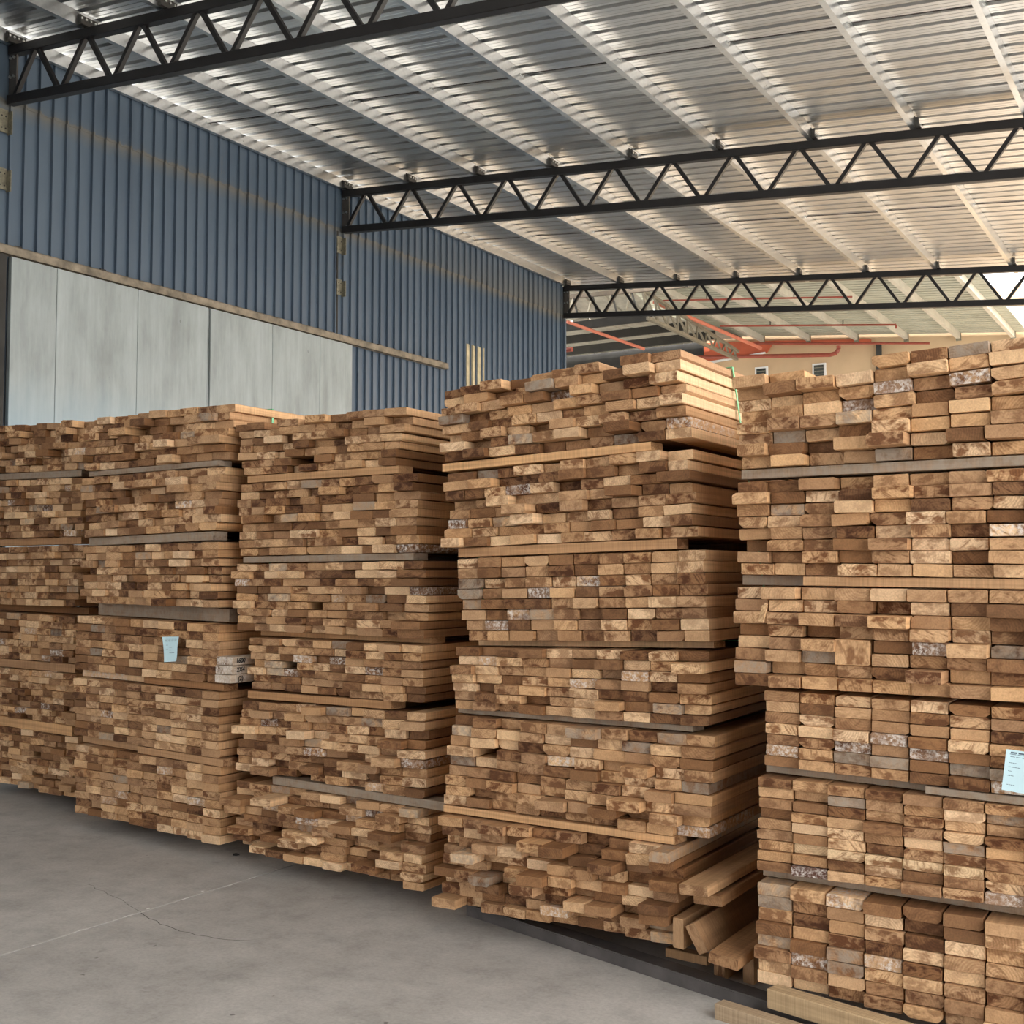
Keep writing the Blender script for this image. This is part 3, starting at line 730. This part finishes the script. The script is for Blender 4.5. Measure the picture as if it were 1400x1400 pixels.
# splinter on the right pack
sp = MB(); sp.beam((-1.464, 4.13, 1.430), (-1.450, 4.135, 1.488), 0.018, 0.012, up=(0, 1, 0)); sp.beam((-1.450, 4.135, 1.484), (-1.445, 4.138, 1.497), 0.010, 0.010, up=(0, 1, 0))
o = sp.build('splinter', 'wood', packs['s5u']); o.color = (0.6, 0.4, 0.22, 1)

# ------------------------------------------------------------------ bearers under the stacks
BEAR = {'s1': (-7.95, -6.72, 5.40, 0.090, 'far left stack'), 's2': (-6.28, -4.9, 4.95, 0.09, 'second stack from the left'),
        's3': (-4.74, -3.36, 4.78, 0.09, 'middle stack'), 's4': (-3.08, -1.98, 4.46, 0.10, 'stack with the strap'), 's5': (-1.50, -0.35, 4.22, 0.096, 'rightmost stack')}
for s, (x0, x1, y, h, nm) in BEAR.items():
    for k, dy in enumerate((0.55, 1.55)):
        yy = y + dy
        o = batten(None, (x0, yy, h / 2), (x1, yy, h / 2), 0.10, h, random.Random(k + ord(s[1])), 'timber_bearer')
        tag(o, '%s timber bearer in the dark gap under the %s' % ('front' if k == 0 else 'rear', nm), 'bearer', 'bearers under the stacks')

# ------------------------------------------------------------------ loose timber beside and before the stacks
def loose(label, p, q, w, h, roll, tint, cat='board', name='loose_board', idx=0):
    """board from p (front end centre) to q (rear end centre), rolled about its length"""
    p = Vector(p); q = Vector(q); d = (q - p); L = d.length; d.normalize()
    n_ = Vector((0, 0, 1)); n_ = (n_ - d * n_.dot(d)).normalized(); xx = d.cross(n_)
    R = Matrix((xx, d, n_)).transposed().to_4x4() @ Matrix.Rotation(roll, 4, 'Y')
    o = bpy.data.objects.new(name, BM[1]); COL.objects.link(o)
    o.matrix_world = Matrix.Translation(p) @ R @ Matrix.Diagonal((w / BW, L / BL, h / BH, 1))
    o.color = (*tint, 1); o.pass_index = idx
    return tag(o, label, cat, 'loose boards by the strapped stack' if name == 'loose_board' else None)
pale = (0.42, 0.255, 0.135); tan = (0.35, 0.205, 0.108); brown = (0.30, 0.165, 0.08); greyw = (0.36, 0.27, 0.18)
loose('pale loose board slanting out of the strapped stack, uppermost', (-1.772, 4.22, 0.408), (-1.70, 6.0, 0.44), 0.118, 0.04, -0.05, pale)
loose('brown loose board slanting just below the uppermost loose board', (-1.748, 4.30, 0.358), (-1.70, 6.05, 0.39), 0.118, 0.04, -0.04, brown)
loose('loose board standing upright on edge beside the strapped stack', (-1.884, 4.33, 0.203), (-1.86, 6.1, 0.205), 0.045, 0.115, 0.0, pale)
loose('loose board leaning over on its edge against the upright one', (-1.795, 4.30, 0.204), (-1.74, 6.1, 0.21), 0.043, 0.115, 0.52 * -1, tan)
loose('wide loose board lying flat across two short timbers', (-1.648, 4.20, 0.172), (-1.63, 6.0, 0.18), 0.118, 0.042, 0.10, brown)
for x, y, lab in ((-1.775, 4.48, 'left short timber block under the flat loose board'), (-1.662, 4.50, 'right short timber block under the flat loose board')):
    loose(lab, (x, y, 0.066), (x + 0.02, y + 1.4, 0.066), 0.046, 0.130, 0, tan, 'short timber', 'short_timber')
o = batten(None, (-2.00, 4.50, 0.112), (-1.815, 4.48, 0.112), 0.05, 0.036, random.Random(3), 'cross_batten'); o.color = (0.24, 0.14, 0.07, 1); o.pass_index = 0; tag(o, 'thin cross batten under the front of the strapped stack', 'batten')
o.location.z = 0.073
# square timbers on the floor
sq = loose('square pale timber lying on the floor in front of the steel channel', (-1.632, 4.115, 0.028), (-0.35, 3.80, 0.028), 0.058, 0.055, 0.0, greyw, 'timber', 'square_timber')
sq2 = loose('square timber lying between the steel channel and the rightmost stack', (-1.455, 4.180, 0.088), (-0.30, 3.885, 0.088), 0.066, 0.068, 0.0, (0.44, 0.32, 0.19), 'timber', 'square_timber')
# steel channel
ch = thing('steel_channel', (-2.2, 4.4, 0), 'dark steel channel lying on the floor before the strapped stack', 'steel channel')
p = Vector((-3.12, 4.70, 0)); q = Vector((-0.35, 3.875, 0)); d = (q - p).normalized(); s_ = Vector((-d.y, d.x, 0))
def run(o0, o1, z0, z1, nm):
    m0 = (o0 + o1) / 2; zz = Vector((0, 0, (z0 + z1) / 2))
    MB().beam(p + s_ * m0 + zz, q + s_ * m0 + zz, o1 - o0, z1 - z0, ch=0.001).build(nm, 'steel', ch)
run(0.0, 0.085, 0.047, 0.053, 'web'); run(0.0, 0.007, 0.0, 0.0469, 'flange'); run(0.078, 0.085, 0.0, 0.0469, 'flange')

# small debris on the floor
for (x, y, r_, m_, lab) in ((-4.48, 3.99, 0.010, 'chip', 'pale stone chip on the floor joint, nearest the crack'), (-4.49, 4.35, 0.009, 'chip', 'pale stone chip farther along the floor joint'),
                          (-4.90, 5.0, 0.022, 'dirt', 'dark scrap on the floor under the stack shadow'), (-3.3, 2.95, 0.012, 'dirt', 'dark crumb on the open floor'), (-6.2, 4.15, 0.014, 'dirt', 'dark scrap on the floor at left')):
    bm = bmesh.new(); bmesh.ops.create_icosphere(bm, subdivisions=1, radius=r_)
    for v in bm.verts: v.co *= rnd.uniform(0.7, 1.25); v.co.z *= 0.4
    zm = min(v.co.z for v in bm.verts)
    me = bpy.data.meshes.new('debris'); bm.to_mesh(me); bm.free(); me.materials.append(M[m_])
    o = bpy.data.objects.new('debris', me); COL.objects.link(o); o.location = (x, y, -zm); tag(o, lab, 'debris')

# ------------------------------------------------------------------ beyond the last truss: second canopy
CP = [-4.39 - 1.275 * k for k in range(6)]
def zc(x): return 7.395 - SL * (x + 4.22)
cano = thing('canopy', (-7.5, 27, 7.4), 'old pale green canopy roof beyond the farthest truss', 'canopy')
y = -11.5
mb = None; X0c, X1c = -12.25, -4.12
yy = 23.3; i = 0
while yy < 30.1:
    pr = []
    for j in range(4):
        b = yy + j * 0.24
        pr += [(b, 0), (b + 0.17, 0), (b + 0.18, 0.03), (b + 0.225, 0.03), (b + 0.235, 0)]
    pr.append((yy + 0.96, 0)); k = len(pr); v = []
    for h2 in (0, 0.004):
        for x in (X0c, X1c): v += [(x, a, zc(x) + 0.16 + h + h2) for a, h in pr]
    f = []
    for q in range(k - 1):
        f += [(q, q + 1, k + q + 1, k + q), (2*k + q, 3*k + q, 3*k + q + 1, 2*k + q + 1), (k + q, k + q + 1, 3*k + q + 1, 3*k + q), (q, 2*k + q, 2*k + q + 1, q + 1)]
    MB().add(v, f).build('roof_sheet', 'oldroof', cano); yy += 0.96
for x in CP:
    z = zc(x); mb = MB(); mb.box((x - 0.006, 23.4, z), (x, 30.9, z + 0.158)); mb.box((x - 0.09, 23.4, z), (x - 0.006, 30.9, z + 0.006)); mb.box((x - 0.09, 23.4, z + 0.006), (x - 0.084, 30.9, z + 0.025))
    pu = mb.build('purlin', 'oldpurlin', cano)
    MB().box((x - 0.10, 30.84, z - 0.05), (x + 0.02, 30.9, z + 0.15)).build('end_cleat', 'plate', pu)
MB().beam((-8.25, 23.5, zc(-8.25) - 0.035), (-4.26, 23.5, zc(-4.26) - 0.035), 0.08, 0.07).build('edge_beam', 'brownsteel', cano)
MB().box((-5.0, 23.46, zc(-5) - 0.002), (-4.9, 23.54, zc(-5) + 0.16)).build('beam_post', 'brownsteel', cano)
# overhead pipes
def pipe(label, pts, r, mat, hang=()):
    t = thing('pipe', pts[0], label, 'pipe')
    for k, (a, b) in enumerate(zip(pts, pts[1:])): MB().tube(a, b, r, 10).build('pipe_run', mat, t)
    for p, h in hang: MB().tube(p, (p[0], p[1], p[2] + h), r * 0.6, 6).build('hanger', 'darkbeam', t)
    return t
pipe('thin red overhead pipe under the canopy, upper one nearest the truss', [(-10.95, 24.6, 7.878), (-6.65, 24.6, 7.43)], 0.02, 'redpipe', [((-9.9, 24.6, 7.77), .13), ((-7.9, 24.6, 7.56), .13)])
pipe('thin red overhead pipe under the canopy, lower one with bent end', [(-10.9, 28, 7.90), (-6.56, 28, 7.45), (-6.56, 28, 7.36)], 0.024, 'redpipe', [((-9.6, 28, 7.77), .12), ((-7.8, 28, 7.58), .12)])
pipe('dark red pipe running along the peach wall under the canopy edge', [(-10.94, 30.6, 7.90), (-6.35, 30.6, 7.43)], 0.03, 'redpipe')
pipe('thick dark red pipe low on the peach wall with an upturned elbow', [(-12.6, 30.5, 7.66), (-8.85, 30.5, 7.36), (-8.68, 30.5, 7.40), (-8.62, 30.5, 7.50), (-8.62, 30.5, 7.58)], 0.055, 'redpipe')
pipe('salmon pipe slanting down from the canopy towards the orange fascia', [(-11.36, 25, 7.97), (-10.66, 30.3, 7.69)], 0.05, 'pinkpipe')
pipe('salmon pipe slanting across the dark old shed roof', [(-13.25, 24.2, 7.57), (-12.57, 27, 7.32)], 0.04, 'pinkpipe', [((-13.05, 25.0, 7.5), .04)])
pipe('dark red pipe at the blue wall corner above the boards', [(-13.2, 22.6, 6.55), (-12.25, 22.6, 6.55)], 0.05, 'redpipe')

# peach building behind the canopy
pw = thing('peach_building', (-6, 31.2, 0), 'peach rendered building wall with orange fascia behind the canopy', 'building')
MB().box((-12.8, 31.0, 0), (9, 31.4, 8.75)).build('wall', 'peach', pw)
mb = MB(); mb.add([(-12.55,30.93,7.58),(-10.72,30.93,7.68),(-10.5,30.93,7.98),(-12.55,30.93,8.14),(-12.55,30.99,7.58),(-10.72,30.99,7.68),(-10.5,30.99,7.98),(-12.55,30.99,8.14)],
                  [(0,1,2,3),(4,7,6,5),(0,4,5,1),(1,5,6,2),(2,6,7,3),(3,7,4,0)]); mb.build('fascia', 'orange', pw)
mb = MB(); mb.add([(-12.55,30.90,7.52),(-10.75,30.90,7.66),(-10.75,30.90,7.70),(-12.55,30.90,7.58),(-12.55,30.98,7.52),(-10.75,30.98,7.66),(-10.75,30.98,7.70),(-12.55,30.98,7.58)],
                  [(0,1,2,3),(4,7,6,5),(0,4,5,1),(1,5,6,2),(2,6,7,3),(3,7,4,0)]); mb.build('fascia_edge', 'white', pw)
mb = MB(); mb.beam((-10.5, 30.96, 7.93), (-7.9, 30.96, 7.69), 0.06, 0.12); mb.build('fascia', 'orange', pw)
for (x, z) in ((-10.88, 7.10), (-9.28, 7.05)):
    wn = MB().box((x - 0.18, 30.94, z - 0.26), (x + 0.18, 31.0, z + 0.2)).build('window', 'white', pw)
    MB().box((x - 0.13, 30.92, z - 0.22), (x + 0.13, 30.945, z + 0.15)).build('pane', 'louvre', wn)
    for k in range(4): MB().box((x - 0.13, 30.905, z - 0.20 + k * 0.09), (x + 0.13, 30.922, z - 0.185 + k * 0.09)).build('louvre', 'plate', wn)
MB().box((-7.75, 30.86, 6.2), (-7.63, 30.98, 7.60)).build('drainpipe', 'shadewall', pw)
MB().box((-7.35, 30.95, 6.8), (-6.55, 30.995, 7.20)).build('sign_panel', 'white', pw)

# old dark shed to the left behind the blue building
osd = thing('old_shed', (-16, 27, 7), 'dark old shed roof with beams behind the end of the blue wall', 'shed')
def zo(y): return 7.74 + 0.070 * (y - 25)
yy = -24.0 + 0.15; k = 0
while yy < -12.3:
    v = []
    pr = [(yy, 0), (yy + 0.17, 0), (yy + 0.18, 0.03), (yy + 0.23, 0.03), (yy + 0.24, 0), (yy + 0.41, 0), (yy + 0.42, 0.03), (yy + 0.47, 0.03), (yy + 0.48, 0), (yy + 0.96, 0)]
    n_ = len(pr)
    for h2 in (0, 0.005):
        for y in (24.95, 30.85): v += [(a, y, zo(y) + h + h2) for a, h in pr]
    f = []
    for q in range(n_ - 1): f += [(q, q + 1, n_ + q + 1, n_ + q), (2*n_ + q, 3*n_ + q, 3*n_ + q + 1, 2*n_ + q + 1), (q, 2*n_ + q, 2*n_ + q + 1, q + 1), (n_ + q, n_ + q + 1, 3*n_ + q + 1, 3*n_ + q)]
    MB().add(v, f).build('roof_sheet', 'shedroof', osd); yy += 0.96
for y, h in ((25, .2), (27, .2), (29, .22)):
    z = zo(y) - h - 0.002
    MB().box((-24, y - 0.04, z), (-11.45, y + 0.04, z + h)).build('beam', 'darkbeam', osd)
MB().box((-24, 30.9, 0), (-12.56, 30.99, 8.20)).build('rear_wall', 'shadewall', osd)  # near-black colour stands in for the shade inside the shed
MB().box((-24, 30.5, 7.2), (-12.66, 30.7, 7.5)).build('gutter', 'shedroof', osd)
yy = -24.0 + 0.15
while yy < -12.3:
    v = []; pr = [(yy, 0), (yy + 0.19, 0), (yy + 0.20, 0.03), (yy + 0.26, 0.03), (yy + 0.27, 0), (yy + 0.67, 0), (yy + 0.68, 0.03), (yy + 0.74, 0.03), (yy + 0.75, 0), (yy + 0.96, 0)]; n_ = len(pr)
    for h2 in (0, 0.005):
        for y, z in ((22.45, 8.33), (24.96, 7.742)): v += [(a, y, z + h + h2) for a, h in pr]
    f = []
    for q in range(n_ - 1): f += [(q, q + 1, n_ + q + 1, n_ + q), (2*n_ + q, 3*n_ + q, 3*n_ + q + 1, 2*n_ + q + 1), (q, 2*n_ + q, 2*n_ + q + 1, q + 1), (n_ + q, n_ + q + 1, 3*n_ + q + 1, 3*n_ + q)]
    MB().add(v, f).build('roof_sheet', 'shedroof', osd); yy += 0.96
st = thing('shed_truss', (-11.2, 24, 7.4), 'pale lattice truss sloping away behind the dark old shed beams', 'truss')
A, B = Vector((-11.07, 24.0, 7.37)), Vector((-11.30, 30.2, 7.44)); A2, B2 = Vector((-11.07, 23.4, 7.98)), Vector((-11.30, 30.3, 7.66))
MB().beam(A, B, 0.09, 0.07).build('bottom_chord', 'silver', st); MB().beam(A2, B2, 0.08, 0.07).build('top_chord', 'silver', st)
for k in range(10):
    t0, t1 = k / 10, (k + 0.5) / 10
    MB().beam(lerp(A, B, t0), lerp(A2, B2, t1), 0.04, 0.04, up=(1, 0, 0)).build('web', 'silver', st)
    MB().beam(lerp(A2, B2, t1), lerp(A, B, t0 + 0.1), 0.04, 0.04, up=(1, 0, 0)).build('web', 'silver', st)
st = thing('shed_truss', (-12, 23.2, 7.3), 'pale cross truss right behind the wall end of the farthest black truss', 'truss')
MB().beam((-14.5, 23.2, 7.95), (-9.6, 23.2, 7.78), 0.06, 0.10).build('top_chord', 'brownsteel', st)
MB().beam((-14.5, 23.2, 7.42), (-10.9, 23.2, 7.36), 0.06, 0.06).build('bottom_chord', 'silver', st)
for k in range(9):
    x = -12.9 + k * 0.24
    MB().beam((x, 23.2, 7.42), (x + (0.12 if k % 2 else -0.12), 23.2, 7.86), 0.035, 0.035, up=(0, 1, 0)).build('web', 'silver' if k % 2 else 'darkbeam', st)

# far white building with a blue wall panel, right edge
fb = thing('far_building', (0, 50, 0), 'distant white building with bright blue panel at the right edge', 'building')
MB().box((-7.9, 50.2, 0), (14, 58, 12.4)).build('wall', 'white', fb)
mb = MB(); v = [(-7.45, 50.0, 12.0), (10, 50.0, 12.1), (10, 50.0, 6.5), (-5.2, 50.0, 9.0)]
mb.add(v + [(a, 50.18, c) for a, b, c in v], [(0,1,2,3),(4,7,6,5),(0,4,5,1),(1,5,6,2),(2,6,7,3),(3,7,4,0)]); mb.build('blue_panel', 'bluewall', fb)
